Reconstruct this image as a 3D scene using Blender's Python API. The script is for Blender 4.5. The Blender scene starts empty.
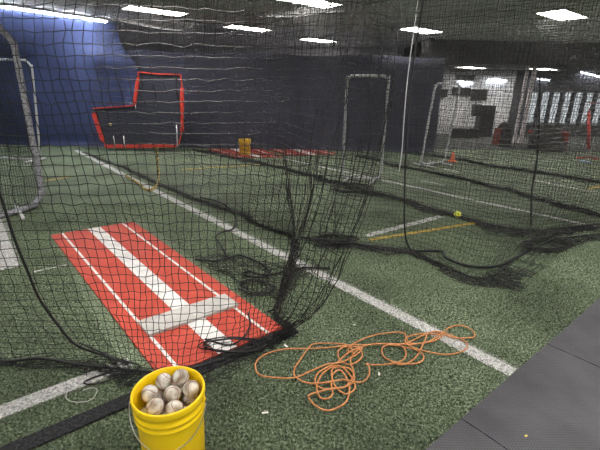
import bpy, bmesh, math, random
import numpy as np
from mathutils import Vector, Matrix
random.seed(7); RNG = np.random.default_rng(11)
SC = bpy.context.scene; COL = SC.collection
H = 3.0            # ceiling height
CAM_H = 1.52

# ------------------------------------------------------------------ survey of the place
F_PX, O_PX, ROLL = 400.0, 135.0, math.radians(1.15)
PITCH = math.atan(O_PX / F_PX); CP, SP = math.cos(PITCH), math.sin(PITCH)
CR, SR = math.cos(ROLL), math.sin(ROLL)
def ray(x, y):
    dx, dy = x - 300, y - 225
    d = (dx*CR + dy*SR)/F_PX; e = -(-dx*SR + dy*CR)/F_PX
    return (d, CP + e*SP, -SP + e*CP)
def G(x, y, z=0.0):                     # sighted point at height z
    D = ray(x, y); t = (z - CAM_H)/D[2]
    return Vector((D[0]*t, D[1]*t, z))
def W(x, y, Y):                         # sighted point at distance Y
    D = ray(x, y); t = Y/D[1]
    return Vector((D[0]*t, Y, CAM_H + D[2]*t))
E1 = Vector((.779, .627, 0)); E2 = Vector((-.627, .779, 0))     # across / along the lanes
LANE_ROT = math.atan2(E1.y, E1.x)
def L(a, l, z=0.0): return E1*a + E2*l + Vector((0, 0, z))

# ------------------------------------------------------------------ materials
def mat(name, col, rough=.6, metal=0, spec=.5, noise=None, bump=None, emit=None, coat=0, alpha=None):
    m = bpy.data.materials.new(name); m.use_nodes = True
    nt = m.node_tree; b = nt.nodes['Principled BSDF']
    b.inputs['Base Color'].default_value = (*col, 1)
    b.inputs['Roughness'].default_value = rough; b.inputs['Metallic'].default_value = metal
    b.inputs['Specular IOR Level'].default_value = spec
    b.inputs['Coat Weight'].default_value = coat
    tc = None
    if noise or bump:
        tc = nt.nodes.new('ShaderNodeTexCoord')
    if noise:
        sc, col2, lo, hi = noise[:4]
        n = nt.nodes.new('ShaderNodeTexNoise'); n.inputs['Scale'].default_value = sc
        n.inputs['Detail'].default_value = noise[4] if len(noise) > 4 else 4
        r = nt.nodes.new('ShaderNodeValToRGB')
        r.color_ramp.elements[0].position = lo; r.color_ramp.elements[1].position = hi
        r.color_ramp.elements[0].color = (*col, 1); r.color_ramp.elements[1].color = (*col2, 1)
        nt.links.new(tc.outputs['Object'], n.inputs['Vector'])
        nt.links.new(n.outputs['Fac'], r.inputs['Fac']); nt.links.new(r.outputs['Color'], b.inputs['Base Color'])
    if bump:
        sc, st, di = bump
        n = nt.nodes.new('ShaderNodeTexNoise'); n.inputs['Scale'].default_value = sc; n.inputs['Detail'].default_value = 3
        bp = nt.nodes.new('ShaderNodeBump'); bp.inputs['Strength'].default_value = st; bp.inputs['Distance'].default_value = di
        nt.links.new(tc.outputs['Object'], n.inputs['Vector'])
        nt.links.new(n.outputs['Fac'], bp.inputs['Height']); nt.links.new(bp.outputs['Normal'], b.inputs['Normal'])
    if emit:
        b.inputs['Emission Color'].default_value = (*emit[0], 1); b.inputs['Emission Strength'].default_value = emit[1]
    return m

def turf_mat(name, c0, c1, c2, patch=.35):
    m = bpy.data.materials.new(name); m.use_nodes = True
    nt = m.node_tree; N = nt.nodes; K = nt.links; b = N['Principled BSDF']
    b.inputs['Roughness'].default_value = .75; b.inputs['Specular IOR Level'].default_value = .3
    tc = N.new('ShaderNodeTexCoord')
    n1 = N.new('ShaderNodeTexNoise'); n1.inputs['Scale'].default_value = 70; n1.inputs['Detail'].default_value = 6; n1.inputs['Roughness'].default_value = .75
    r = N.new('ShaderNodeValToRGB'); e = r.color_ramp.elements
    e[0].position = .40; e[0].color = (*c0, 1); e[1].position = .60; e[1].color = (*c2, 1)
    k = e.new(.5); k.color = (*c1, 1)
    K.new(tc.outputs['Object'], n1.inputs['Vector']); K.new(n1.outputs['Fac'], r.inputs['Fac'])
    n2 = N.new('ShaderNodeTexNoise'); n2.inputs['Scale'].default_value = 1.3; n2.inputs['Detail'].default_value = 5
    K.new(tc.outputs['Object'], n2.inputs['Vector'])
    mr = N.new('ShaderNodeMapRange'); mr.inputs['From Min'].default_value = .3; mr.inputs['From Max'].default_value = .7
    mr.inputs['To Min'].default_value = 1 - patch; mr.inputs['To Max'].default_value = 1 + patch
    K.new(n2.outputs['Fac'], mr.inputs['Value'])
    mx = N.new('ShaderNodeVectorMath'); mx.operation = 'SCALE'
    K.new(r.outputs['Color'], mx.inputs[0]); K.new(mr.outputs['Result'], mx.inputs['Scale'])
    K.new(mx.outputs['Vector'], b.inputs['Base Color'])
    bp = N.new('ShaderNodeBump'); bp.inputs['Strength'].default_value = .9; bp.inputs['Distance'].default_value = .012
    K.new(n1.outputs['Fac'], bp.inputs['Height']); K.new(bp.outputs['Normal'], b.inputs['Normal'])
    return m

def rubber_mat(name):
    m = bpy.data.materials.new(name); m.use_nodes = True
    nt = m.node_tree; N = nt.nodes; K = nt.links; b = N['Principled BSDF']
    b.inputs['Roughness'].default_value = .55; b.inputs['Specular IOR Level'].default_value = .45
    tc = N.new('ShaderNodeTexCoord')
    mp = N.new('ShaderNodeMapping'); mp.inputs['Rotation'].default_value = (0, 0, math.radians(45)); mp.inputs['Scale'].default_value = (45, 45, 45)
    K.new(tc.outputs['Object'], mp.inputs['Vector'])
    ck = N.new('ShaderNodeTexBrick'); ck.inputs['Scale'].default_value = 1; ck.inputs['Mortar Size'].default_value = .12
    ck.inputs['Brick Width'].default_value = .9; ck.inputs['Row Height'].default_value = .45
    K.new(mp.outputs['Vector'], ck.inputs['Vector'])
    n = N.new('ShaderNodeTexNoise'); n.inputs['Scale'].default_value = 3.5; n.inputs['Detail'].default_value = 7
    K.new(tc.outputs['Object'], n.inputs['Vector'])
    r = N.new('ShaderNodeValToRGB'); e = r.color_ramp.elements
    e[0].position = .3; e[0].color = (.062, .061, .070, 1); e[1].position = .72; e[1].color = (.118, .116, .130, 1)
    K.new(n.outputs['Fac'], r.inputs['Fac'])
    mx = N.new('ShaderNodeMixRGB'); mx.blend_type = 'MULTIPLY'; mx.inputs['Color2'].default_value = (.5, .5, .52, 1)
    K.new(ck.outputs['Fac'], mx.inputs['Fac']); K.new(r.outputs['Color'], mx.inputs['Color1'])
    K.new(mx.outputs['Color'], b.inputs['Base Color'])
    bp = N.new('ShaderNodeBump'); bp.inputs['Strength'].default_value = .6; bp.inputs['Distance'].default_value = .002; bp.invert = True
    K.new(ck.outputs['Fac'], bp.inputs['Height']); K.new(bp.outputs['Normal'], b.inputs['Normal'])
    return m

def ceiling_mat():
    m = mat('ceiling_tile_haze_lift', (.74, .72, .77), .9)  # dark tiles coloured pale, the lift standing in for haze
    nt = m.node_tree; N = nt.nodes; K = nt.links; b = N['Principled BSDF']
    tc = N.new('ShaderNodeTexCoord'); mp = N.new('ShaderNodeMapping'); mp.inputs['Rotation'].default_value = (0, 0, -LANE_ROT)
    K.new(tc.outputs['Object'], mp.inputs['Vector'])
    br = N.new('ShaderNodeTexBrick'); br.offset = 0; br.inputs['Scale'].default_value = 1
    br.inputs['Brick Width'].default_value = 1.22; br.inputs['Row Height'].default_value = .61; br.inputs['Mortar Size'].default_value = .012
    br.inputs['Color1'].default_value = (.74, .72, .77, 1); br.inputs['Color2'].default_value = (.68, .66, .71, 1); br.inputs['Mortar'].default_value = (.45, .45, .48, 1)
    K.new(mp.outputs['Vector'], br.inputs['Vector']); K.new(br.outputs['Color'], b.inputs['Base Color'])
    return m

M = dict(
    turf=turf_mat('green_turf', (.030, .047, .025), (.112, .152, .090), (.31, .365, .25)),
    white_turf=turf_mat('white_turf', (.26, .26, .26), (.52, .52, .51), (.74, .74, .73), .12),
    yellow_turf=turf_mat('yellow_turf', (.30, .20, .04), (.52, .36, .07), (.66, .48, .12), .12),
    black_turf=turf_mat('black_turf', (.005, .005, .007), (.016, .016, .018), (.05, .05, .056), .2),
    rubber=rubber_mat('ribbed_rubber'),
    red_mat=mat('red_mat_vinyl', (.43, .047, .026), .65, noise=(7, (.52, .070, .040), .35, .7, 6), bump=(160, .25, .003)),
    red_far=mat('red_mat_cloth', (.36, .045, .03), .7),
    white_vinyl=mat('white_vinyl', (.60, .59, .58), .6, noise=(9, (.78, .77, .76), .35, .65, 6)),
    grey_rubber=mat('grey_rubber', (.43, .42, .40), .6, noise=(12, (.55, .54, .52), .35, .65, 6)),
    net=mat('black_net_twine', (.007, .007, .009), .42, spec=.5),
    rope_black=mat('black_rope', (.012, .012, .014), .6, bump=(120, .5, .004)),
    rope_yellow=mat('yellow_braid', (.70, .52, .14), .6, noise=(28, (.10, .08, .04), .46, .54)),
    yellow=mat('yellow_plastic', (.98, .67, .006), .32, spec=.5, noise=(5, (.93, .60, .006), .4, .7, 4)),
    yellow_dull=mat('dull_yellow_plastic', (.84, .52, .02), .5),
    wire=mat('galvanised_wire', (.55, .55, .57), .3, 1),
    leather=mat('worn_baseball_leather', (.66, .63, .58), .6, noise=(22, (.22, .17, .12), .40, .68, 9), bump=(160, .15, .002)),
    seam=mat('red_stitching', (.26, .075, .06), .7),
    cord=mat('orange_cord', (.60, .27, .10), .5, noise=(60, (.46, .17, .06), .4, .6)),
    steel=mat('grey_steel_tube', (.62, .62, .65), .4, .15),
    pale_pad=mat('grey_tube_wrap', (.36, .36, .40), .7, noise=(40, (.16, .16, .18), .45, .6)),
    red_strap=mat('red_strap', (.70, .055, .035), .55),
    pad_red=mat('red_foam_sleeve', (.60, .06, .05), .6),
    mesh_dark=mat('dark_navy_mesh', (.034, .037, .058), .8),
    wall_navy=mat('navy_curtain_wall', (.058, .061, .098), .85, noise=(.7, (.045, .048, .076), .35, .7)),
    blue_tarp=mat('blue_tarp', (.052, .072, .175), .7, noise=(1.6, (.042, .056, .140), .35, .7), bump=(3, .4, .05)),
    ceiling=ceiling_mat(),
    wall_back=mat('lifted_back_wall', (.60, .57, .60), .9, noise=(1.1, (.50, .48, .51), .35, .7)),  # tone raised to make up for light that misses this wall
    wall_dark=mat('charcoal_wall', (.05, .05, .056), .85, noise=(2, (.04, .04, .045), .4, .6)),
    wall_white=mat('off_white_wall', (.62, .62, .63), .8, noise=(3, (.54, .54, .55), .35, .7)),
    frame_dark=mat('dark_metal_frame', (.03, .03, .033), .5),
    column=mat('pale_column_paint', (.72, .66, .69), .6),
    black_plastic=mat('black_plastic', (.015, .015, .017), .4),
    dark_fabric=mat('dark_padded_fabric', (.045, .04, .04), .8),
    red_fabric=mat('brick_red_fabric', (.22, .04, .03), .75),
    cone=mat('orange_cone_plastic', (.80, .16, .06), .5),
    tennis=mat('optic_yellow_ball', (.80, .84, .04), .7),
    ball_yellow=mat('muted_yellow_ball', (.62, .50, .13), .7),
    fixture=mat('white_fixture_metal', (.6, .6, .6), .5),
    blue_strap=mat('pale_blue_plastic', (.32, .45, .60), .5),
    tube_warm=mat('troffer_diffuser', (.9, .9, .88), .4, emit=((1, .955, .905), 11.0)),
    tube_cool=mat('fluorescent_tube', (.9, .9, .95), .4, emit=((.90, .94, 1), 22.0)),
    tube_back=mat('small_tube', (.9, .9, .95), .4, emit=((.86, .92, 1), 9.0)),
    carpet=mat('dark_back_floor', (.05, .055, .05), .9),
)
gl = bpy.data.materials.new('window_glass'); gl.use_nodes = True
_b = gl.node_tree.nodes['Principled BSDF']; _b.inputs['Base Color'].default_value = (.8, .85, .85, 1)
_b.inputs['Transmission Weight'].default_value = 1; _b.inputs['Roughness'].default_value = .15; _b.inputs['IOR'].default_value = 1.02
M['glass'] = gl

# ------------------------------------------------------------------ builders
def link(name, me, m, parent=None, loc=None):
    o = bpy.data.objects.new(name, me); COL.objects.link(o)
    if m is not None and len(me.materials) == 0: me.materials.append(m)
    if parent: o.parent = parent
    if loc is not None: o.location = loc
    return o
def from_bm(name, bm, m, parent=None, smooth=False, loc=None):
    bmesh.ops.recalc_face_normals(bm, faces=bm.faces[:])
    me = bpy.data.meshes.new(name); bm.to_mesh(me); bm.free()
    if smooth:
        for p in me.polygons: p.use_smooth = True
    return link(name, me, m, parent, loc)
def tag(o, label, cat, group=None, kind=None):
    if label: o['label'] = label
    if cat: o['category'] = cat
    if group: o['group'] = group
    if kind: o['kind'] = kind
    return o
def thing(name, label, cat, loc=(0, 0, 0), rz=0, group=None):
    o = bpy.data.objects.new(name, None); COL.objects.link(o)
    o.location = loc; o.rotation_euler = (0, 0, rz); o.empty_display_size = .1
    return tag(o, label, cat, group)
def struct(o): o['kind'] = 'structure'; return o
def cp(o, parent=None):
    c = o.copy(); COL.objects.link(c); c.parent = parent
    for ch in o.children: cp(ch, c)
    return c
def bx(bm, x0, x1, y0, y1, z0, z1, mtx=None, bev=0):
    v = [bm.verts.new(p) for p in [(x0,y0,z0),(x1,y0,z0),(x1,y1,z0),(x0,y1,z0),(x0,y0,z1),(x1,y0,z1),(x1,y1,z1),(x0,y1,z1)]]
    f = [bm.faces.new([v[i] for i in q]) for q in [(3,2,1,0),(4,5,6,7),(0,1,5,4),(1,2,6,5),(2,3,7,6),(3,0,4,7)]]
    if bev:
        es = list({e for q in f for e in q.edges})
        r = bmesh.ops.bevel(bm, geom=es, offset=bev, segments=2, affect='EDGES', profile=.6)
        v = list({w for q in r['faces'] for w in q.verts} | {w for w in v if w.is_valid})
    if mtx is not None: bmesh.ops.transform(bm, matrix=mtx, verts=[w for w in v if w.is_valid])
def box(name, x0, x1, y0, y1, z0, z1, m, parent=None, bev=0, mtx=None):
    bm = bmesh.new(); bx(bm, x0, x1, y0, y1, z0, z1, mtx, bev); return from_bm(name, bm, m, parent)
def prism(name, pts, z0, z1, m, parent=None):          # upright prism from a ground outline
    bm = bmesh.new()
    a = [bm.verts.new((p[0], p[1], z0)) for p in pts]; b = [bm.verts.new((p[0], p[1], z1)) for p in pts]
    bm.faces.new(a[::-1]); bm.faces.new(b); n = len(pts)
    for i in range(n): bm.faces.new((a[i], a[(i+1) % n], b[(i+1) % n], b[i]))
    return from_bm(name, bm, m, parent)
def lathe(bm, prof, n=32, c=(0, 0, 0)):
    rings = []
    for r, z in prof:
        if r < 1e-6: rings.append([bm.verts.new((c[0], c[1], c[2]+z))])
        else: rings.append([bm.verts.new((c[0]+r*math.cos(2*math.pi*k/n), c[1]+r*math.sin(2*math.pi*k/n), c[2]+z)) for k in range(n)])
    for A, B in zip(rings, rings[1:]):
        for k in range(n):
            q = [A[k % len(A)], A[(k+1) % len(A)], B[(k+1) % len(B)], B[k % len(B)]]
            q = list(dict.fromkeys(q))
            if len(q) > 2: bm.faces.new(q)
def catmull(pts, step, closed=False):
    P = np.array([tuple(p) for p in pts], float)
    if closed: P = np.vstack([P[-1], P, P[0], P[1]])
    else: P = np.vstack([2*P[0]-P[1], P, 2*P[-1]-P[-2]])
    out = []
    for i in range(1, len(P)-2):
        p0, p1, p2, p3 = P[i-1:i+3]; n = max(2, int(np.linalg.norm(p2-p1)/step))
        t = np.linspace(0, 1, n, endpoint=False)[:, None]
        out.append(.5*((2*p1)+(-p0+p2)*t+(2*p0-5*p1+4*p2-p3)*t**2+(-p0+3*p1-3*p2+p3)*t**3))
    if not closed: out.append(P[-2][None])
    return np.vstack(out)
def tubes(lines, r, n=3):                               # arrays (k, pts, 3) of polylines -> verts, faces
    V, Fc, off = [], [], 0
    for Ln in lines:
        k, m, _ = Ln.shape
        T = np.gradient(Ln, axis=1); T /= np.linalg.norm(T, axis=2, keepdims=True)+1e-9
        ref = np.where(np.abs(T[..., 2:3]) > .8, np.array([1., 0, 0]), np.array([0., 0, 1.]))
        S = np.cross(T, ref); S /= np.linalg.norm(S, axis=2, keepdims=True)+1e-9
        U = np.cross(S, T)
        ang = np.arange(n)*2*np.pi/n + np.pi/2
        rr = r if np.isscalar(r) else r
        R = Ln[:, :, None, :] + rr*(np.cos(ang)[None, None, :, None]*S[:, :, None, :] + np.sin(ang)[None, None, :, None]*U[:, :, None, :])
        V.append(R.reshape(-1, 3))
        base = (np.arange(k)[:, None, None]*m*n + np.arange(m-1)[None, :, None]*n)
        j = np.arange(n)[None, None, :]; j2 = (j+1) % n
        f = np.stack([base+j, base+j2, base+n+j2, base+n+j], -1).reshape(-1, 4) + off
        Fc.append(f); off += k*m*n
    return np.vstack(V), np.vstack(Fc)
def np_mesh(name, V, Fc, smooth=True):
    me = bpy.data.meshes.new(name)
    me.vertices.add(len(V)); me.vertices.foreach_set('co', np.ascontiguousarray(V, dtype=np.float32).ravel())
    k = Fc.shape[1]
    me.loops.add(len(Fc)*k); me.loops.foreach_set('vertex_index', np.ascontiguousarray(Fc, dtype=np.int32).ravel())
    me.polygons.add(len(Fc)); me.polygons.foreach_set('loop_start', np.arange(0, len(Fc)*k, k, dtype=np.int32))
    me.polygons.foreach_set('use_smooth', np.full(len(Fc), smooth)); me.update(calc_edges=True); me.validate()
    return me
def tube(name, pts, r, m, parent=None, step=.03, n=8, closed=False, smooth=True, spline=True):
    P = catmull(pts, step, closed) if spline else np.array([tuple(p) for p in pts], float)
    if closed: P = np.vstack([P, P[:1], P[1:2]])
    V, Fc = tubes([P[None]], r, n)
    if not closed:                                    # cap with centre fans
        a = len(V); V = np.vstack([V, P[0], P[-1]]); tot = len(P)*n
        c = [(a, (j+1) % n, j, j) for j in range(n)] + [(a+1, tot-n+j, tot-n+(j+1) % n, tot-n+(j+1) % n) for j in range(n)]
        me = bpy.data.meshes.new(name)
        fs = [tuple(f) for f in Fc.tolist()] + [f[:3] for f in c]
        me.from_pydata([tuple(v) for v in V.tolist()], [], fs); me.update()
        for p in me.polygons: p.use_smooth = smooth
    else: me = np_mesh(name, V, Fc, smooth)
    return link(name, me, m, parent)
def sm_noise(shape, scale, amp):                        # smooth random field on a grid
    a = max(2, int(shape[0]/scale)+2); b = max(2, int(shape[1]/scale)+2)
    g = RNG.normal(0, 1, (a, b, 3))
    def cub(g, n):
        x = np.linspace(0, g.shape[0]-1.001, n); i = x.astype(int); t = (x-i); t = (t*t*(3-2*t))[:, None, None]
        return g[i]*(1-t)+g[np.minimum(i+1, g.shape[0]-1)]*t
    g = cub(g, shape[0]); g = cub(g.transpose(1, 0, 2), shape[1]).transpose(1, 0, 2)
    return g*amp
def cr_grid(Cg, nu, nv, wu, wv):
    """bicubic Catmull-Rom through a grid of control points, sampled at parameters"""
    def samp(A, t):
        A = np.concatenate([2*A[:1]-A[1:2], A, 2*A[-1:]-A[-2:-1]], 0)
        i = np.clip(t.astype(int), 0, A.shape[0]-4); u = (t-i)[:, None, None]
        p0, p1, p2, p3 = A[i], A[i+1], A[i+2], A[i+3]
        return .5*((2*p1)+(-p0+p2)*u+(2*p0-5*p1+4*p2-p3)*u**2+(-p0+3*p1-3*p2+p3)*u**3)
    B = samp(Cg, wu); return samp(B.transpose(1, 0, 2), wv).transpose(1, 0, 2)
def arc_params(line, n):
    d = np.linalg.norm(np.diff(line, axis=0), axis=1); s = np.concatenate([[0], np.cumsum(d)])
    return np.interp(np.linspace(0, s[-1], n), s, np.arange(len(line)))
def netting(name, ctrl, cell, r, m=None, parent=None, urow=0, folds=0, fold=.13, fwd=None, jit=.006, wave=.015, knots=False, foldjit=.03, vcol=None, tris=3, fscale=None, cell_v=None, smooth=False):
    """knotted square netting hung over a surface through ctrl[i][j] (i along, j top to bottom),
    with slack folded on the floor along its foot"""
    Cg = np.array([[tuple(p) for p in col] for col in ctrl], float)
    fine = cr_grid(Cg, 0, 0, np.linspace(0, len(Cg)-1.0001, len(Cg)*12), np.arange(Cg.shape[1]).astype(float)*.99999)
    top = fine[:, urow]; Lu = np.linalg.norm(np.diff(top, axis=0), axis=1).sum()
    nu = max(3, int(Lu/cell)+1)
    wu = arc_params(top, nu)/12*((len(Cg)-1)/(len(Cg)-1)) ; wu = wu*(len(Cg)-1.0001)/wu[-1]
    mid = Cg[len(Cg)//2 if vcol is None else vcol]
    fm = cr_grid(mid[None].repeat(2, 0), 0, 0, np.array([0., .5]), np.linspace(0, Cg.shape[1]-1.0001, Cg.shape[1]*12))[0]
    Lv = np.linalg.norm(np.diff(fm, axis=0), axis=1).sum(); nv = max(3, int(Lv/(cell_v or cell))+1)
    wv = arc_params(fm, nv); wv = wv*(Cg.shape[1]-1.0001)/wv[-1]
    S = cr_grid(Cg, 0, 0, wu, wv)
    nz = sm_noise(S.shape[:2], 9, wave)*np.array([1, 1, .3]); ease = np.minimum(1, np.linspace(0, 3, nv))[None, :, None]
    S = S + nz*ease + RNG.normal(0, jit, S.shape)
    if folds:
        d = np.gradient(S[:, -1], axis=0); d[:, 2] = 0; d = np.array([np.convolve(d[:, k], np.ones(5)/5, 'same') for k in range(3)]).T
        d /= np.linalg.norm(d, axis=1, keepdims=True)+1e-9
        nrm = np.stack([d[:, 1], -d[:, 0], d[:, 2]*0], -1)
        if fwd is not None: nrm = np.tile(np.array(fwd)/np.linalg.norm(fwd), (len(nrm), 1))
        rows, pos = [], S[:, -1].copy(); pos[:, 2] = .012; sgn = 1
        per = max(2, int(fold/cell))
        amp = 1+.5*sm_noise((nu, 2), 7, 1)[:, :1, 0]
        if fscale is not None: amp = amp*np.interp(wu, np.arange(len(fscale)), fscale)[:, None]
        for q in range(folds):
            for s in range(per):
                pos = pos + nrm*sgn*cell*.8*np.clip(amp, .12, 2) ; pos[:, 2] = .008+.006*q+.004*s
                row = pos + RNG.normal(0, foldjit, pos.shape)*np.array([1, 1, .35]); row[:, 2] = np.abs(row[:, 2]-.004)+.004
                rows.append(row)
            sgn = -sgn
        S = np.concatenate([S, np.stack(rows, 1)], 1)
    S[..., 2] = np.maximum(S[..., 2], .004)
    A_l = S[..., 0]*E1.x+S[..., 1]*E1.y; L_l = S[..., 0]*E2.x+S[..., 1]*E2.y        # where it lies over the near red mat
    on = (A_l > .38) & (A_l < 1.42) & (L_l > 1.82) & (L_l < 4.78); S[..., 2] = np.where(on, np.maximum(S[..., 2], .019), S[..., 2])
    on &= (L_l > 2.2) & (L_l < 2.55); S[..., 2] = np.where(on, np.maximum(S[..., 2], .039), S[..., 2])
    V, Fc = tubes([S, np.ascontiguousarray(S.transpose(1, 0, 2))], r, tris)
    if knots:
        kr = r*1.9; K = S.reshape(-1, 3)
        o = np.array([(1,0,0),(-1,0,0),(0,1,0),(0,-1,0),(0,0,1),(0,0,-1)])*kr
        KV = (K[:, None]+o[None]).reshape(-1, 3)
        t = np.array([(0,2,4,4),(2,1,4,4),(1,3,4,4),(3,0,4,4),(2,0,5,5),(1,2,5,5),(3,1,5,5),(0,3,5,5)])
        # quads made of two triangles' edges: merge pairs to keep quads
        tq = np.array([(0,2,1,4),(4,1,3,0),(5,2,0,3),(5,3,1,2)])
        KF = (np.arange(len(K))[:, None, None]*6+tq[None]).reshape(-1, 4)+len(V)
        V = np.vstack([V, KV]); Fc = np.vstack([Fc, KF])
    me = np_mesh(name, V, Fc, smooth)
    return link(name, me, m or M['net'], parent), S

# ------------------------------------------------------------------ the room
bm = bmesh.new(); bx(bm, -16, 22, -5, 24, -.1, 0)
floor = struct(from_bm('floor', bm, M['turf']))
def strip(name, p, q, w, m, z=.004):
    p, q = Vector(p[:]), Vector(q[:]); d = (q-p).normalized(); n = Vector((-d.y, d.x, 0))*w/2
    return prism(name, [p-n, q-n, q+n, p+n], -.01, z, m, floor)
LW = .10
strip('white_lane_line', L(1.88, 11.2), L(2.17, .715), LW, M['white_turf'])
strip('white_lane_line', G(235, 148), G(720, 254), .075, M['white_turf'])
strip('white_lane_line', G(533, 180), G(690, 211), .08, M['white_turf'])
strip('white_cross_line', L(-1.2, 2.10), L(.46, 2.12), .10, M['white_turf'])
strip('white_box_line', G(8, 269), L(-.06, 7.0), .17, M['white_turf'])
strip('white_box_line', G(34, 272), G(66, 265), .025, M['white_turf'])
strip('white_box_line', G(2, 157), G(26, 157.5), .12, M['white_turf'])
strip('white_box_line', G(366, 236), G(441, 216.5), .09, M['white_turf'])
strip('yellow_cross_line', G(370, 240), G(476, 223), .06, M['yellow_turf'], .005)
strip('white_dash_line', G(420, 180), G(444, 185), .06, M['white_turf'])
strip('white_dash_line', G(444, 169), G(460, 172.5), .06, M['white_turf'])
strip('yellow_cross_line', G(45, 181), G(72, 176.5), .06, M['yellow_turf'])
strip('yellow_cross_line', G(182, 169.5), G(270, 164), .06, M['yellow_turf'])
strip('yellow_cross_line', G(588, 189), G(640, 178), .07, M['yellow_turf'], .005)
strip('black_turf_strip', L(-.6, 1.812), L(1.43, 1.812), .088, M['black_turf'], .014)

def blades(n, seed):
    rg = np.random.default_rng(seed)
    u = rg.random((n, 2)); Yb = 1.25*np.exp(u[:, 1]*math.log(5.2/1.25)); Xb = (u[:, 0]*2-1)*(Yb*.86+.25)
    A = Xb*E1.x+Yb*E1.y; Lb = Xb*E2.x+Yb*E2.y
    keep = (Lb > .708) & ~((A > .42) & (A < 1.39) & (Lb > 1.86) & (Lb < 4.75))
    P = np.stack([Xb, Yb, np.zeros(n)], 1)[keep]; A = A[keep]; Lb = Lb[keep]; k = len(P)
    mi = np.zeros(k, int)
    mi[(np.abs(A-2.155-(Lb-2)*-.026*.9) < .052) | ((np.abs(Lb-2.11) < .05) & (A < .46)) | ((np.abs(A-.02) < .085) & (Lb > 4.05))] = 1
    mi[(np.abs(Lb-1.812) < .044) & (A < 1.43)] = 2
    th = rg.random(k)*2*math.pi; wd = rg.uniform(.0011, .002, k)*np.clip(P[:, 1]/1.8, .9, 1.8); ht = rg.uniform(.006, .013, k); ln = rg.normal(0, .006, (k, 2))
    s_ = np.stack([np.cos(th), np.sin(th), 0*th], 1)*wd[:, None]
    tip = P+np.stack([ln[:, 0], ln[:, 1], ht], 1); mid = P*.5+tip*.5; mid[:, 2] += .001
    V = np.stack([P-s_, P+s_, mid+s_*.8, tip+s_*.3, tip-s_*.3, mid-s_*.8], 1).reshape(-1, 3)
    b = np.arange(k)[:, None]*6
    Fq = np.concatenate([b+np.array([[0, 1, 2, 5]]), b+np.array([[5, 2, 3, 4]])], 1).reshape(-1, 4)
    me = np_mesh('turf_blades', V, Fq, False)
    for q in ('turf', 'white_turf', 'black_turf'): me.materials.append(M[q])
    me.polygons.foreach_set('material_index', np.repeat(mi, 2).astype(np.int32))
    o = link('turf_blades', me, None, floor); o['kind'] = 'stuff'
blades(230000, 5)
struct(box('ceiling', -16, 22, -5, 24, H, H+.1, M['ceiling']))
WALL_Y = 15.6
struct(box('wall_back', -16, 3.6, WALL_Y, WALL_Y+.15, 0, H, M['wall_back']))
struct(prism('floor_behind_curtain', [(-16, 10.82), (3.6, 10.82), (3.6, 15.6), (-16, 15.6)], -.005, .012, M['carpet']))
struct(box('wall_left', -16.1, -16, -5, WALL_Y+.1, 0, H, M['wall_dark']))
struct(box('wall_front', -16, 22, -5.1, -5, 0, H, M['wall_white']))
struct(box('wall_right', 22, 22.1, -5, 24, 0, H, M['wall_white']))
struct(box('wall_alcove', 3.6, 3.75, 12.6, 16, 0, H, M['frame_dark']))
FY = 16.0
# far wall of the deeper room: pale wall, then a glazed front
x_wd, x_w0, x_w1 = W(512, 100, FY).x, W(529, 100, FY).x, W(640, 100, FY).x
HEAD = 2.35
struct(box('wall_far', 3.6, x_wd, FY, FY+.15, 0, HEAD, M['wall_white']))
struct(box('wall_far_dark', x_wd, x_w0, FY, FY+.15, 0, HEAD, M['wall_dark']))
struct(box('wall_far_side', x_w1, 22, FY, FY+.15, 0, HEAD, M['wall_white']))
struct(box('wall_far_soffit', 3.6, 22, 12.9, FY+.15, HEAD, H, M['wall_dark']))
struct(box('wall_far_head', x_w0, x_w1, FY, FY+.15, 1.70, HEAD, M['wall_dark']))
struct(box('wall_far_sill', x_w0, x_w1, FY, FY+.15, 0, .35, M['wall_dark']))
nwin = 10
for i in range(nwin):
    a = x_w0+(x_w1-x_w0)*i/nwin; b = x_w0+(x_w1-x_w0)*(i+1)/nwin
    w = struct(thing('window_%d' % (i+1), None, None, (a, FY, .35)))
    bm = bmesh.new(); t = .05; hh = 1.35
    bx(bm, 0, t, -.02, .12, 0, hh); bx(bm, b-a-t, b-a, -.02, .12, 0, hh); bx(bm, t, b-a-t, -.02, .12, 0, .08); bx(bm, t, b-a-t, -.02, .12, hh-.08, hh)
    from_bm('window_frame', bm, M['frame_dark'], w)
    box('window_pane', t, b-a-t, .05, .058, .08, hh-.08, M['glass'], w)
# a beam under the far ceiling, and the back-room floor
struct(prism('floor_back_room', [(3.75, 11.6), (22, 11.6), (22, 16), (3.75, 16)], -.005, .012, M['carpet']))

# blue tarp, hung from the ceiling by the strip lamp and running back to the wall foot
def tarp(name, ctrl, m, nu=40, nv=24, th=.012, wave=.05):
    Cg = np.array([[tuple(p) for p in c] for c in ctrl], float)
    S = cr_grid(Cg, 0, 0, np.linspace(0, len(Cg)-1.0001, nu), np.linspace(0, Cg.shape[1]-1.0001, nv))
    ez = np.minimum(np.minimum(np.linspace(0, 6, nv), np.linspace(6, 0, nv)), 1)[None, :, None]
    S = S + sm_noise((nu, nv), 5, wave)*np.array([.2, 1, .05])*ez
    V = np.vstack([S.reshape(-1, 3), (S+np.array([0, th, 0])).reshape(-1, 3)]); n = nu*nv
    f = []
    for i in range(nu-1):
        for j in range(nv-1):
            q = [i*nv+j, i*nv+j+1, (i+1)*nv+j+1, (i+1)*nv+j]; f.append(q); f.append([n+k for k in q[::-1]])
    for i in range(nu-1):
        for j in (0, nv-1): f.append([i*nv+j, (i+1)*nv+j, n+(i+1)*nv+j, n+i*nv+j])
    for j in range(nv-1):
        for i in (0, nu-1): f.append([i*nv+j, i*nv+j+1, n+i*nv+j+1, n+i*nv+j])
    return link(name, np_mesh(name, V, np.array(f)), m)
tr = []
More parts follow.
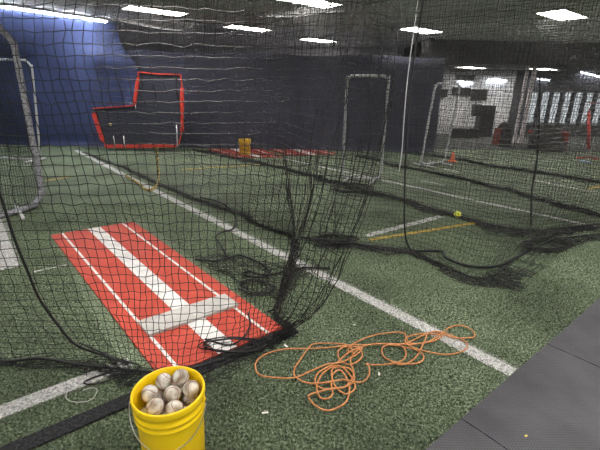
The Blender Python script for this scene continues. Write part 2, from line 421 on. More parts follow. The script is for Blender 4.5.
for xt, yt, xk, xm, xm2, xb in [(-260, -32, -275, -290, -300, -300), (-100, -9, -106, -112, -120, -120), (0, 6, 0, 0, 0, 0), (60, 15, 65, 70, 76, 76), (108, 22.5, 122, 138, 139, 138)]:
    tp = G(xt, yt, 2.93); tp = tp+Vector((.04, .36, .03)); bt = W(xb, 147, 10.6); bt.z = .01
    mk = W(xk, 45, tp.y*.75+10.6*.25); md = W(xm, 70, tp.y*.5+10.6*.5); md2 = W(xm2, 105, tp.y*.25+10.6*.75)
    tr.append([tp, mk, md, md2, bt])
# navy backstop curtain hung short of the ceiling
cu = []
for i, x in enumerate(np.linspace(-4.75, 3.55, 15)):
    y = 10.79+.03*(-1)**i
    cu.append([Vector((x, y, 2.36+.03*math.sin(i*1.3))), Vector((x, y+.02, 1.5)), Vector((x, y, .7)), Vector((x, y-.02, .012))])
tag(tarp('backstop_curtain', cu, M['wall_navy'], 90, 14, .012, .015), 'dark navy curtain closing the far end of the lanes behind the red pop-up net', 'curtain')
tag(tarp('blue_tarp', tr, M['blue_tarp']), 'big bright blue tarp hanging from the ceiling strip lamp down to the turf at left', 'tarp')

# ------------------------------------------------------------------ lamps
def troffer(px, py, label, z=H-.012, top=H):
    c = G(px, py, z) if py is not None else px
    t = thing('ceiling_light', label, 'ceiling light', (c.x, c.y, top), LANE_ROT, 'recessed rectangular ceiling lights')
    bm = bmesh.new(); a, b = .61, .28
    bx(bm, -a, a, -b, -b+.03, -.03, 0); bx(bm, -a, a, b-.03, b, -.03, 0); bx(bm, -a, -a+.03, -b+.03, b-.03, -.03, 0); bx(bm, a-.03, a, -b+.03, b-.03, -.03, 0)
    from_bm('frame', bm, M['fixture'], t)
    box('diffuser', -a+.03, a-.03, -b+.03, b-.03, -.022, -.006, M['tube_warm'], t)
    return t
troffer(155.5, 10.5, 'slim ceiling light just right of the long strip lamp')
troffer(248, 28, 'ceiling light above the small far yellow bucket')
troffer(318, 40, 'smallest ceiling light, the farthest one before the dark back wall')
troffer(309, 1, 'ceiling light cut by the top edge of the photo, left of the net corner')
troffer(421, 30, 'ceiling light just right of the net corner, crossed by the pale hanging seam')
troffer(562, 14.5, 'widest ceiling light, at upper right, with two bright tubes showing')
for k, (x, y) in enumerate([(-3.6, 2.2), (-.9, 2.6), (1.9, 1.6), (4.2, 2.6), (-1.6, -1.2), (1.4, -1.6), (6.8, 4.6), (7.4, 8.2), (-6.5, 4.2), (4.6, -.8)]):
    troffer(Vector((x, y, 0)), None, 'recessed ceiling light outside the photo above the near end of the cages')
for x, y in [(13.6, 12.4), (13.2, 10.0), (11.4, 6.8), (15.5, 10.8), (-8.2, 13.2), (-11, 12.8)]:  # unseen lights added to brighten the right room and back space
    troffer(Vector((x, y, 0)), None, 'added unseen ceiling light beyond the edge of the photo or behind the blue tarp')
for x, lab in [(5.6, 'added ceiling light in the low soffit above the left part of the pale far wall'), (8.0, 'added ceiling light in the low soffit above the pale columns'), (10.6, 'added ceiling light in the low soffit above the windows at right')]:
    troffer(Vector((x, 14.3, 0)), None, lab, top=HEAD)  # soffit lights added to lift the dim far wall and columns
def strip_light(p, q, label, m, w=.06, name='strip_light'):
    p, q = Vector(p), Vector(q); d = q-p; ln = d.length
    t = thing(name, label, 'strip light', p, math.atan2(d.y, d.x))
    sl = math.asin(d.z/ln)
    mt = Matrix.Rotation(-sl, 4, 'Y')
    box('housing', 0, ln, -w, w, .02, .06, M['fixture'], t, mtx=mt)
    for s in (-.5, .5):
        bm = bmesh.new(); bmesh.ops.create_cone(bm, cap_ends=True, segments=10, radius1=.016, radius2=.016, depth=ln-.06, matrix=mt @ Matrix.Translation((ln/2, s*w, 0)) @ Matrix.Rotation(math.pi/2, 4, 'Y'))
        from_bm('tube', bm, m, t, True)
    return t
strip_light(G(-60, -2.5, 2.93), G(107, 22, 2.93), 'long bright strip lamp along the ceiling above the blue tarp', M['tube_cool'])
for a, b, lab in [((458, 81), (473, 83.5), 'bluish strip lamp over the dark screens on the pale far wall'),
                  ((487, 79), (507, 80.5), 'strip lamp on the pale far wall just left of the pale columns'),
                  ((537, 79), (550, 80.5), 'short strip lamp above the windows, right of the pale columns'),
                  ((580, 72), (604, 78), 'strip lamp above the windows at the right edge of the photo')]:
    p, q = W(*a, FY-.1), W(*b, FY-.1)
    strip_light(p, q, lab, M['tube_back'], .05, 'wall_lamp')

# ------------------------------------------------------------------ rubber floor and red mats
for k, lab in enumerate(['black rubber floor mat cut off by the bottom edge of the photo',
                         'middle black rubber floor mat, beside the end of the white line',
                         'black rubber floor mat farthest up the row along the turf edge, at right']):
    a0 = .595+1.01*k
    o = prism('rubber_floor_mat', [L(a0+.003, -.9), L(a0+1.007, -.9), L(a0+1.007, .705), L(a0+.003, .705)], .001, .014, M['rubber'])
    tag(o, lab, 'floor mat', 'black rubber floor mats')

def pitching_mat(name, bl, br_, tr_, tl, label, group, rubber=True, lines=True, red=None):
    t = thing(name, label, 'pitching mat', (0, 0, 0), 0, group)
    def Q(u, v): return bl*(1-u)*(1-v)+br_*u*(1-v)+tr_*u*v+tl*(1-u)*v
    def quad(n, u0, u1, v0, v1, z0, z1, m, skew=0): return prism(n, [Q(u0, v0), Q(u1, v0), Q(u1+skew, v1), Q(u0+skew, v1)], z0, z1, m, t)
    quad('mat_base', 0, 1, 0, 1, .002, .014, red or M['red_mat'])
    quad('centre_stripe', .42, .575, 0, 1, .0135, .0155, M['white_vinyl'])
    if lines:
        quad('edge_line', .115, .14, 0, 1, .0135, .0153, M['white_vinyl']); quad('edge_line', .845, .87, 0, 1, .0135, .0153, M['white_vinyl'])
    if rubber:
        o = quad('pitching_rubber', .115, .90, .145, .215, .0135, .034, M['grey_rubber'])
    return t
pitching_mat('pitching_mat', L(.55, 1.87), L(1.375, 1.865), L(1.27, 4.72), L(.43, 4.74), 'red pitching mat with white stripes and a pale rubber behind the near net', 'red pitching mats')
pitching_mat('pitching_mat', G(236, 158), G(283, 157.5), G(262, 149.4), G(206, 149.4), 'far red mat under the small yellow bucket', 'red pitching mats', False, True, M['red_far'])
pitching_mat('pitching_mat', G(290, 156.5), G(338, 154), G(318, 149.6), G(268, 149.6), 'far red mat right of the small yellow bucket', 'red pitching mats', False, True, M['red_far'])

# ------------------------------------------------------------------ bucket of baseballs
BC = Vector((-.517, 1.312, 0))
bk = thing('bucket', 'large yellow plastic bucket full of baseballs on the turf in front', 'bucket', BC)
BH = .37
out = [(.0, 0), (.125, 0), (.129, .004), (.1345, .19), (.137, .265), (.1375, .268), (.1435, .270), (.1440, .279), (.139, .282), (.1395, .297), (.1455, .299), (.146, .309), (.1405, .312), (.1415, .335), (.147, .337), (.149, .345), (.149, .362), (.1465, .369), (.1425, .370), (.139, .366), (.1375, .34), (.131, .19), (.1255, .006), (0, .006)]
out = [(r_*.965, z_) for r_, z_ in out]
bm = bmesh.new(); lathe(bm, out, 64); body = from_bm('bucket_body', bm, M['yellow'], bk, True)
for s in (-1, 1):
    bm = bmesh.new(); bmesh.ops.create_cone(bm, cap_ends=True, segments=16, radius1=.011, radius2=.009, depth=.010, matrix=Matrix.Translation((s*.141, .0, .322)) @ Matrix.Rotation(math.pi/2, 4, 'Y'))
    from_bm('handle_ear', bm, M['yellow'], bk, True)
hp = []
for k in range(25):
    th = math.pi*k/24; c, s = math.cos(th), math.sin(th)
    hp.append((-.153*c, -.02-.135*s*.62 - .02*s, .322-.150*s))
tube('wire_handle', hp, .0024, M['wire'], bk, .01, 8)

BR = .0342
px = [(179.5, 376, .352), (165.7, 385.5, .312), (178, 389.8, .318), (192.7, 391.8, .302), (147.3, 396.5, .290), (155.7, 404.3, .298), (174.4, 404.6, .304),
      (165.3, 397, .268), (186, 384.5, .270), (187.6, 404, .262), (144, 408, .255), (158, 394, .255), (197, 386, .268), (165, 412, .258), (172, 392, .225), (181, 398, .22), (153, 399, .225)]
bp = np.array([tuple(G(a, b, c)) for a, b, c in px])
for it in range(2500):
    for i in range(len(bp)):
        for j in range(i):
            d = bp[i]-bp[j]; ln = np.linalg.norm(d)
            if ln < 2*BR+.0030:
                mv = d/ln*(2*BR+.0030-ln)/2; bp[i] += mv; bp[j] -= mv
        rr = bp[i][:2]-np.array(BC[:2]); q = np.linalg.norm(rr); mx = .1245-BR
        if q > mx: bp[i][:2] = np.array(BC[:2])+rr/q*mx
        bp[i][2] = min(max(bp[i][2], .2), .355)
bm = bmesh.new(); bmesh.ops.create_uvsphere(bm, u_segments=32, v_segments=20, radius=BR)
ball0 = from_bm('baseball', bm, M['leather'], None, True)
sp_ = []
A_ = .44
for k in range(140):
    T = 4*math.pi*k/140
    th = math.pi/2-(math.pi/2-A_)*math.cos(T); ph = T/2+A_*math.sin(2*T)
    sp_.append((BR*math.sin(th)*math.cos(ph), BR*math.sin(th)*math.sin(ph), BR*math.cos(th)))
SEAMP = sp_
tube('seam', sp_, .0013, M['seam'], ball0, .004, 5, closed=True)
blabels = ['topmost baseball, clean white, at the back of the yellow bucket', 'tan baseball behind the pile, left of the topmost ball', 'scuffed baseball in the middle, right under the topmost ball',
           'grey scuffed baseball against the right side of the bucket', 'dirty brown baseball against the left side of the bucket', 'pale baseball at the front left of the bucket pile', 'cleanest front baseball at the front middle of the bucket pile']
lowl = ['half hidden baseball wedged between the front balls and the tan ball', 'half hidden baseball behind the middle ball, near the back rim', 'mostly hidden baseball at the front right under the grey ball',
        'mostly hidden baseball low at the front left rim', 'mostly hidden baseball between the brown ball and the tan ball', 'half hidden baseball behind the grey ball at the right rim', 'mostly hidden baseball low between the two front balls']
for i in range(len(bp)):
    b = ball0 if i == 0 else cp(ball0)
    b.location = bp[i]; b.rotation_euler = (random.uniform(0, 6.2), random.uniform(0, 6.2), random.uniform(0, 6.2))
    tag(b, blabels[i] if i < 7 else (lowl[i-7] if i < 14 else 'baseball buried deep under the other balls in the yellow bucket'), 'baseball', 'baseballs in the yellow bucket')

# ------------------------------------------------------------------ orange cord
def C7(x, y): return (250+x/2.609, 320+y/2.609)
path = [(270,100),(255,75),(200,66),(165,70),(150,85),(130,110),(116,135),(118,158),(150,170),(190,172),(240,166),(290,168),(310,150),(309,130),(302,120),(330,125),(375,122),(400,108),(406,92),(392,76),(350,68),(300,72),(262,74),(205,77),(150,82),(90,85),(45,93),(20,112),(14,132),(24,148),(60,158),(115,160),(160,138),(200,124),(235,120),(262,104),(285,92),(290,80),(275,75),(245,78),(229,92),(236,112),(262,124),(286,112),(292,92),(276,84),(248,100),(225,118),(200,132),(175,150),(170,170),(190,188),(225,188),(258,176),(272,160),(262,138),(238,128),(215,136),(214,160),(225,182),(250,202),(272,190),(270,165),(252,142),(228,128),(195,140),(176,170),(175,195),(185,210),(205,213),(215,200),(212,176),(216,150),(235,140),(255,165),(258,200),(245,228),(205,242),(172,234),(153,212),(157,200),(180,196),(215,188),(250,178),(270,150),(262,120),(268,95),(300,75),(345,70),(405,66),(450,48),(490,38),(555,58),(566,75),(555,88),(520,95),(470,93),(425,80),(406,64),(410,52),(445,44),(480,42),(500,48),(480,62),(430,68),(370,72),(345,80),(348,100),(375,118),(420,123),(448,112),(450,98),(425,84),(380,72),(330,70),(290,78),(255,88),(270,70),(320,48),(365,38),(400,42),(408,58),(420,66),(460,66),(500,42),(520,24),(550,22),(578,34),(585,48),(565,55),(530,54),(490,38),(465,42),(455,60),(440,90),(425,112),(400,124),(370,118)]
pts = []
for i, q in enumerate(path):
    g = G(*C7(*q)); pts.append((g.x, g.y, 0.014+.006*(1+math.sin(i*2.1))))
tag(tube('orange_cord', pts, .0047, M['cord'], None, .012, 7), 'long orange cord lying tangled in loops on the turf', 'cord')

tag(tube('white_string', [G(*q, .014) for q in [(68, 389), (66, 398), (75, 402), (88, 401), (95, 396), (97, 389), (90, 388), (82, 391)]], .0016, M['white_vinyl'], None, .02, 5),
    'thin loop of white string on the turf left of the yellow bucket', 'string')
for px_, py_, sz, lab in [(379, 374, .014, 'tiny white scrap on the turf right of the orange cord tangle'), (265, 413, .016, 'tiny white scrap on the turf right of the yellow bucket'), (354, 325, .010, 'tiny white scrap on the turf above the orange cord'),
                          (286, 346, .016, 'tiny white scrap between the orange cord and the red mat corner')]:
    g = G(px_, py_, .0125); bm = bmesh.new(); bx(bm, -sz, sz, -sz*.4, sz*.35, 0, .003, Matrix.Rotation(px_*.7, 4, 'Z') @ Matrix.Rotation(.12, 4, 'X'), .001)
    tag(from_bm('paper_scrap', bm, M['white_vinyl'], None, False, g), lab, 'scrap')
g = G(526, 436, .0145); bm = bmesh.new(); bx(bm, -.008, .009, -.004, .004, 0, .002, Matrix.Rotation(.5, 4, 'Z'), .0008)
tag(from_bm('leaf_scrap', bm, M['ball_yellow'], None, False, g), 'tiny yellowish scrap lying on the black rubber mat', 'scrap')

# ------------------------------------------------------------------ batting cage nets
CELL, TW = .045, .0017
zs = [2.85, None, None, None, None, 0]
cols = [(-230,-225,-215,-205,-200,345,1.80),(-120,-118,-110,-100,-90,352,1.80),(-60,-55,-45,-30,-20,358,1.80),(0,5,18,40,78,361,1.80),(50,60,76,98,116,366,1.80),(100,111,127,141,139,370,1.80),
        (150,158,166,170,170,371,1.81),(200,203,205,206,206,364,1.85),(250,251,251,250,246,351,1.92),(310,306,298,286,268,341,2.0),(357,350,335,311,281,335,2.08),(396,384,360,323,289,332,2.12)]
ctrl = []
for x75, x150, x225, x300, xg, yg, Y in cols:
    g = G(xg, yg, .012)
    a = W(x75, 75, Y); b = W(x150, 150, Y+.01); c = W(x225, 225, Y*.96+g.y*.04+.02); d = W(x300, 300, Y*.62+g.y*.38)
    tp = Vector((a.x, a.y, 2.85))
    ctrl.append([tp, a, b, c, d, g])
n_front = len(ctrl)
Cc = ctrl[-1][0]
rb = [(274, 320, .14), (275, 302, .32), (283, 282, .55), (291, 265, .8), (294, 250, 1.1), (288, 239, 1.5), (270, 229, 2.0), (248, 220, 2.5), (224, 211, 3.0), (196, 202, 3.5), (165, 188, 4.3), (125, 170, 5.2), (84, 153, 6.0)]
a0, l0 = Cc.dot(E1), Cc.dot(E2)
for xg, yg, s in rb:
    g = G(xg, yg, .012); tp = L(a0+.02*s, l0+s, 2.85); col = [tp]
    for z in (1.72, 1.25, .85, .4):
        w = ((2.85-z)/2.85)**2.0; q = tp.lerp(g, w); q.z = z; col.append(q)
    col.append(g); ctrl.append(col)
n1, S1 = netting('batting_cage_net', ctrl, .041, .0018, folds=4, fold=.13, knots=True, wave=.024, jit=.0035, foldjit=.024, vcol=4, cell_v=.046, smooth=True, tris=4, fscale=[1]*8+[.7, .5, .4, .4, .4, .15, .4, .3, .3, .3, .35, .5, .7, .8, .8, .8, .7, .6, .8, .8])
tag(n1, 'nearest black net, hung across the left foreground before the red pitching mat', 'net', 'hanging batting cage nets')
def hem(parent, pts, r=.009, name='hem_rope', m=None, step=.03): return tube(name, pts, r, m or M['rope_black'], parent, step, 7)
hem(n1, [W(-6, 175, 1.79), W(2, 200, 1.80), W(15, 240, 1.81), W(28, 272, 1.83), W(40, 300, 1.85), W(58, 325, 1.87), W(76, 345, 1.885), G(100, 354, .03), G(128, 364, .02)], .0065)
hem(n1, [G(-60, 352, .012), G(0, 361, .02), G(40, 358, .05), G(75, 364, .025), G(105, 367, .02), G(130, 370, .02), G(170, 372, .03), G(210, 363, .02), G(250, 348, .02), G(287, 333, .02)], .008)
hem(n1, [G(150, 372, .015), G(118, 371, .015), G(92, 378, .012), G(84, 383, .012), G(95, 384, .012), G(120, 376, .012), G(140, 366, .02), G(115, 358, .02), G(80, 343, .02)], .005)
hem(n1, [G(195, 259, .02), G(215, 261, .03), G(232, 257, .04), G(240, 255, .03), G(262, 264, .02), G(270, 275, .015), G(258, 277, .015), G(244, 275, .015), G(248, 271, .015), G(268, 275, .012), G(300, 268, .02), G(330, 268, .02)], .009)
hem(n1, [G(228, 258, .03), G(222, 247, .05), G(216, 237, .06), G(222, 232, .03), G(234, 228, .02), G(236, 216, .02), G(222, 203, .02), G(200, 197, .015)], .010)
rng2 = random.Random(3)
def heap(cx, cy, rx, ry, turns, r, seed):
    rg = random.Random(seed); out = []
    for k in range(turns*9):
        th = k*2*math.pi/9; f = rg.uniform(.55, 1.05)
        out.append(G(cx+rx*f*math.cos(th), cy+ry*f*math.sin(th), .012+rg.uniform(0, .05)))
    return out
hem(n1, heap(257, 287, 19, 9, 8, .006, 1), .0032)
hem(n1, heap(232, 345, 34, 8, 4, .005, 2), .004)
hem(n1, [G(205, 339, .02), G(215, 342, .02), G(230, 345, .03), G(243, 338, .03), G(250, 325, .04), G(248, 312, .05)], .006)
sl = [[G(x, y, z) for x, y, z in row] for row in [
    [(196, 257, .02), (205, 262, .05), (214, 268, .02), (224, 274, .012)], [(226, 254, .02), (230, 262, .07), (236, 274, .03), (246, 290, .012)],
    [(258, 260, .02), (258, 268, .06), (262, 280, .05), (268, 294, .012)], [(290, 264, .02), (288, 272, .05), (286, 282, .02), (286, 296, .012)], [(318, 266, .012), (312, 272, .02), (306, 280, .02), (300, 290, .012)]]]
netting('slack_net', sl, .036, .0018, parent=n1, wave=.03, jit=.009)
# corner seam of the near net
cs = [S1[int(S1.shape[0]*0+np.argmin(np.linalg.norm(S1[:, 0]-np.array(Cc), axis=1)))]]
ci = int(np.argmin(np.linalg.norm(S1[:, 0]-np.array(Cc), axis=1)))
for off in (-7, -4, -2, 0, 1, 3, 6, 9):
    tube('corner_seam', [tuple(p) for p in S1[ci+off][::3][:21]], .0020, M['net'], n1, .05, 6)

def lane_net(ground, tops, label, r=TW, folds=4, fold=.2, zt=2.85, belly=1.8, cell=CELL, foldjit=.03, wave=.025):
    ctrl = []
    for gp, tp in zip(ground, tops):
        g = G(*gp, .012); t = Vector((tp[0], tp[1], zt)) if tp is not None else Vector((g.x, g.y, zt))
        col = [t]
        for z in (1.75, 1.25, .8, .35):
            w = ((zt-z)/zt)**belly; q = t.lerp(g, w); q.z = z; col.append(q)
        col.append(g); ctrl.append(col)
    o, S = netting('batting_cage_net', ctrl, cell, r, folds=folds, fold=fold, wave=wave, jit=.004, foldjit=foldjit)
    tag(o, label, 'net', 'hanging batting cage nets')
    hem(o, [tuple(p+np.array([0, 0, .008])) for p in S[::6, -folds*max(2, int(fold/cell))-1]], .008)
    return o, S
gr = [(318, 240.5), (326, 241.5), (334, 242.5), (338, 242.8), (345, 243), (405, 250), (445, 266), (480, 279), (505, 268), (535, 243), (600, 235), (690, 232)]
tp = [None]*3 + [(.3, 4.0), (.45, 3.95), (1.1, 3.85), (1.6, 3.8), (2.05, 3.85), (2.85, 3.95), (2.9, 4.1), (3.6, 4.3), (4.8, 4.7)]
n2, S2 = lane_net(gr, tp, 'black net with the pale vertical seam and a loose foot bulging over the turf', foldjit=.017)
hem(n2, [W(423, 0, 3.9), W(412, 75, 3.85), W(406, 150, 3.8), W(404.5, 200, 3.76), W(405, 232, 3.7), G(409, 247, .05), G(420, 258, .02)], .009)
hem(n2, [W(418, 0, 3.88), W(408, 75, 3.83), W(404, 120, 3.8), W(402, 150, 3.78), W(399, 172, 3.77)], .004, 'seam_cord', M['steel'])
hem(n2, [G(300, 237, .02), G(325, 240, .06), G(345, 241, .06), G(372, 247, .03), G(405, 251, .02), G(440, 251, .03), G(446, 258, .04), G(470, 266, .03), G(500, 265, .02), G(530, 250, .02)], .012)
hem(n2, heap(334, 239, 25, 5, 18, .006, 5), .003)
hem(n2, heap(547, 244, 26, 7, 22, .006, 6), .0024)
gr = [(195, 150), (235, 157), (270, 165), (345, 184), (400, 199), (460, 217), (500, 226), (540, 232), (600, 225), (690, 221)]
n3, S3 = lane_net(gr, [None]*10, 'black net whose dark foot runs from the far red mats past the yellow ball', r=.0022, fold=.18)
hem(n3, heap(352, 188, 22, 5, 16, .006, 8), .003)
hem(n3, [W(540, 75, 4.7), W(538, 150, 4.7), W(532, 190, 4.7), G(531, 226, .02)], .012)
gr = [(360, 156), (400, 166), (430, 172), (460, 178), (500, 188), (545, 200), (590, 212), (640, 226)]
n4, S4 = lane_net(gr, [None]*8, 'black net running in front of the orange cone and the farther grey screen', r=.0028, fold=.18)
gr = [(410, 152.5), (450, 157.5), (500, 167), (550, 174), (600, 182), (670, 193)]
n5, S5 = lane_net(gr, [None]*6, 'farthest black net, before the dark seats and the pale columns', r=.0034, fold=.18)

# net roofs over the lanes
def roof(a0, a1, l0, l1, label, z=2.86, sag=.2, cell=.06):
    ctrl = []
    la = np.linspace(a0, a1, 7); ll = np.linspace(l0, l1, 9)
    for i, a in enumerate(la):
        ctrl.append([L(a, l, z - sag*math.sin(math.pi*i/6)*(.55+.45*abs(math.sin(j*math.pi/2.0)))) for j, l in enumerate(ll)])
    o, S = netting('roof_net', ctrl, cell, TW, wave=.03, jit=.004)
    tag(o, label, 'net', 'slack net roofs over the lanes'); return o
roof(-2.2, 1.95, 1.6, 9.2, 'slack black net roof sagging over the near left lane')
roof(2.05, 5.4, 4.2, 9.5, 'slack black net roof sagging over the middle lane')
# support cable
cb = thing('support_cable', 'thin pale steel cable under the ceiling at upper right, with a small clip', 'cable')
tube('cable', [G(330, 34, 2.9), G(395, 26, 2.9), G(461, 15.5, 2.9), G(530, 1.5, 2.9), G(600, -12, 2.9)], .005, M['steel'], cb)
c = G(461, 17, 2.88)
box('cable_clip', c.x-.012, c.x+.012, c.y-.012, c.y+.012, c.z-.05, c.z+.03, M['fixture'], cb)

# yellow braided rope hanging at the first lane net
tag(tube('yellow_rope', [W(157, 147, 7.0), W(157.5, 160, 6.98), W(158.5, 175, 6.95), W(158, 182, 6.6), G(154, 188, .02), G(147, 190, .015), G(138, 183, .015), G(126, 176, .015)], .021, M['rope_yellow'], None, .02, 8),
    'yellow and black braided rope hanging straight down beside the white line', 'rope')

# ------------------------------------------------------------------ protective screens
def screen(name, c, d, w, h, label, r=.024, m=None, rad=.18, cell=.05, foot=.5, zb=.05, netr=.0016, lean=0, footdir=None, group='grey framed protective screens'):
    """tube frame standing at c, running along unit d"""
    d = Vector((d[0], d[1], 0)).normalized(); n = Vector((-d.y, d.x, 0)); up = Vector((0, 0, 1)); c = Vector((c[0], c[1], 0))
    t = thing(name, label, 'screen', c, 0, group)
    def Pp(u, z): return d*(u+z*lean) + up*z
    fd = n if footdir is None else Vector((footdir[0], footdir[1], 0)).normalized()
    fr = []
    cs = [(rad, zb+rad, math.pi, 1.5*math.pi), (w-rad, zb+rad, 1.5*math.pi, 2*math.pi), (w-rad, h-rad, 0, .5*math.pi), (rad, h-rad, .5*math.pi, math.pi)]
    for cu, cz, a, b in cs:
        for k in range(7):
            th = a+(b-a)*k/6; fr.append(Pp(cu+rad*math.cos(th), cz+rad*math.sin(th)))
    tube('frame', fr, r, m or M['steel'], t, .05, 8, closed=True)
    nu, nv = int(w/cell), int(h/cell)
    U, Z = np.meshgrid(np.linspace(.02, w-.02, nu), np.linspace(zb+.02, h-.02, nv), indexing='ij')
    bag = .10*np.sin(np.pi*U/w)*np.sin(np.pi*Z/h)
    S = (U+Z*lean)[..., None]*np.array(d)[None, None] + Z[..., None]*np.array([0, 0, 1.]) + bag[..., None]*np.array(n)[None, None] + RNG.normal(0, .004, U.shape+(3,))
    V, Fc = tubes([S, np.ascontiguousarray(S.transpose(1, 0, 2))], netr, 3)
    link('screen_net', np_mesh('screen_net', V, Fc, False), M['net'], t)
    for u in ((.12, w-.12) if footdir is None else (.36, w-.3)):
        tube('foot', [Pp(u, .025)-fd*foot, Pp(u, .025)+fd*foot], .022, M['fixture'], t, .2, 8, spline=False)
    return t
screen('protective_screen', G(45, 206), (-.30, -.95), 2.1, 2.13, 'tall grey framed screen cut by the left edge of the photo, nearest of the screens', .036, M['pale_pad'], .25, .036, .36, .04, .0024, footdir=G(35, 234)-G(18, 207))
screen('protective_screen', W(38, 146, 8.3), (-1, .1), 1.5, W(25, 60, 8.3).z, 'thin pale framed screen far behind the tall screen at left', .02, M['steel'], .2, .06, .3, lean=-.10)
ce = G(342, 179); cf = G(380, 183)
screen('protective_screen', ce, cf-ce, (cf-ce).length, 1.76, 'narrow grey framed screen standing in the middle behind the net corner', .024, M['steel'], .1, .045, .32)
ce = G(420, 167); cf = G(444, 164)
screen('protective_screen', ce, cf-ce, (cf-ce).length, 1.70, 'grey framed screen beside the orange cone', .024, M['steel'], .12, .05, .3, lean=.11)

# ------------------------------------------------------------------ pop-up target with red straps
TY = 10.0
tg = thing('pop_up_target', 'red strapped L-shaped pop-up net standing before the navy wall', 'net target', W(140, 148, TY).xy.to_3d())
tb = tg.location.copy(); tb.z = 0; tg.location = tb
def T(x, y, dy=0): return W(x, y, TY+dy) - tb
def strap(name, a, b, w, m, th=.03):
    d = (b-a); ln = d.length; x = d.normalized(); yv = Vector((0, 1, 0)); zv = x.cross(yv).normalized(); yv = zv.cross(x)
    mt = Matrix(((x.x, yv.x, zv.x, a.x), (x.y, yv.y, zv.y, a.y), (x.z, yv.z, zv.z, a.z), (0, 0, 0, 1)))
    return box(name, 0, ln, -th/2, th/2, -w/2, w/2, m, tg, .006, mt)
strap('red_strap', T(139, 72), T(158, 74), .027, M['red_strap']); strap('red_strap', T(158, 74), T(180, 74.5), .027, M['red_strap'])
strap('red_strap', T(180.5, 74), T(182, 88), .027, M['red_strap'])
strap('red_pad', T(182, 88), T(182, 132), .085, M['red_strap'], .06)
strap('red_strap', T(182, 131), T(178.5, 146), .027, M['red_strap'])
strap('red_strap', T(138.5, 72), T(138.2, 78), .027, M['red_strap'])
strap('red_pad', T(138.2, 78), T(134.2, 105), .075, M['red_strap'], .06)
strap('red_strap', T(134, 105.5), T(93, 108.5), .027, M['red_strap'])
strap('red_pad', T(93.5, 113), T(102.5, 140.5), .085, M['red_strap'], .06)
strap('red_strap', T(102.5, 140), T(106, 146), .027, M['red_strap'])
strap('red_pad', T(105, 146.3), T(139, 146.3), .075, M['red_strap'], .06)
strap('red_pad', T(141, 146.3), T(177, 145.6), .075, M['red_strap'], .06)
for a, b in [((113.5, 136), (115, 148.4)), ((123.5, 136), (125, 148.4)), ((176.5, 125), (177.5, 147))]:
    tube('support_pole', [T(*a, -.07), T(*b, -.07)], .014, M['steel'], tg, .2, 8, spline=False)
tube('support_pole', [T(135.3, 105, -.06), T(135.5, 110, -.06)], .014, M['steel'], tg, .2, 8, spline=False)
# its dark mesh
poly = [(139, 73), (180, 74.5), (182, 132), (178, 146), (105, 146), (94, 112), (93, 108.5), (134, 105.5)]
bm = bmesh.new(); f_ = [bm.verts.new(T(*q, .03)) for q in poly]; g_ = [bm.verts.new(T(*q, .036)) for q in poly]
bm.faces.new(f_); bm.faces.new(g_[::-1])
for i in range(len(poly)): bm.faces.new((f_[i], f_[(i+1) % 8], g_[(i+1) % 8], g_[i]))
from_bm('dark_mesh', bm, M['mesh_dark'], tg)
def ball(name, p, r, m, label):
    bm = bmesh.new(); bmesh.ops.create_uvsphere(bm, u_segments=24, v_segments=16, radius=r)
    o = from_bm(name, bm, m, None, True, p)
    sv = [tuple(Vector(q)/BR*r) for q in SEAMP]; tube('seam', sv, r*.04, M['white_vinyl'], o, r*.12, 5, closed=True)
    return tag(o, label, 'ball')
ball('yellow_ball', W(110.3, 124.5, TY-.03), .036, M['ball_yellow'], 'small dull yellow ball caught in the dark mesh of the pop-up net')
ball('yellow_ball', G(457.5, 214.5, .045), .045, M['tennis'], 'bright yellow ball on the turf at the foot of the net')

# small yellow bucket far away
fb = thing('bucket', 'small dull yellow bucket standing on the far red mat', 'bucket', G(245, 154.5, .016))
bm = bmesh.new(); lathe(bm, [(0, 0), (.128, 0), (.130, .01), (.137, .27), (.146, .275), (.146, .30), (.140, .305), (.147, .34), (.147, .365), (.138, .366), (.134, .27), (.124, .01), (0, .01)], 32); from_bm('bucket_body', bm, M['yellow_dull'], fb, True)
tube('wire_handle', [(.15*math.cos(k*math.pi/12), -.15*math.sin(k*math.pi/12)*.5-.02, .33-.14*math.sin(k*math.pi/12)) for k in range(13)], .003, M['wire'], fb, .03, 6)

# cone
cn = thing('traffic_cone', 'small orange cone on the turf behind the farther grey screen', 'cone', G(452, 161.5))
box('cone_base', -.09, .09, -.09, .09, 0, .018, M['cone'], cn, .006)
bm = bmesh.new(); lathe(bm, [(.075, .018), (.068, .03), (.018, .235), (.012, .24), (0, .24)], 24); from_bm('cone_body', bm, M['cone'], cn, True)

# ------------------------------------------------------------------ deeper room at right
for xa, xb, lab in [(515.6, 518, 'slimmer pale column, left of the pair by the windows'), (522, 525.6, 'wider pale column, right of the pair by the windows')]:
    Yc = 13.2; p, q = W(xa+5, 100, Yc), W(xb+5, 100, Yc)
    o = thing('column', lab, 'column', ((p.x+q.x)/2, Yc, 0), 0, 'pale columns by the windows')
    w = (q.x-p.x)/2
    box('shaft', -w, w, -.04, .04, .012, HEAD-.001, M['column'], o, .01)
    box('plinth', -w-.01, w+.01, -.06, .06, .012, .12, M['column'], o, .008)
def wall_screen(x0, y0, x1, y1, label):
    p, q = W(x0, y0, FY-.1), W(x1, y1, FY-.1)
    t = thing('wall_screen', label, 'screen', ((p.x+q.x)/2, FY-.1, q.z), 0, 'dark panels on the pale far wall')
    w, h = (q.x-p.x)/2, p.z-q.z
    box('panel', -w, w, -.02, .05, 0, h, M['black_plastic'], t, .01)
    box('wall_bracket', -.05, .05, .05, .1, h*.3, h*.7, M['frame_dark'], t)
wall_screen(457, 75, 474, 80, 'wide dark panel above the bluish strip lamp')
wall_screen(441, 89, 447, 97, 'smallest dark panel, at the left end of the pale far wall')
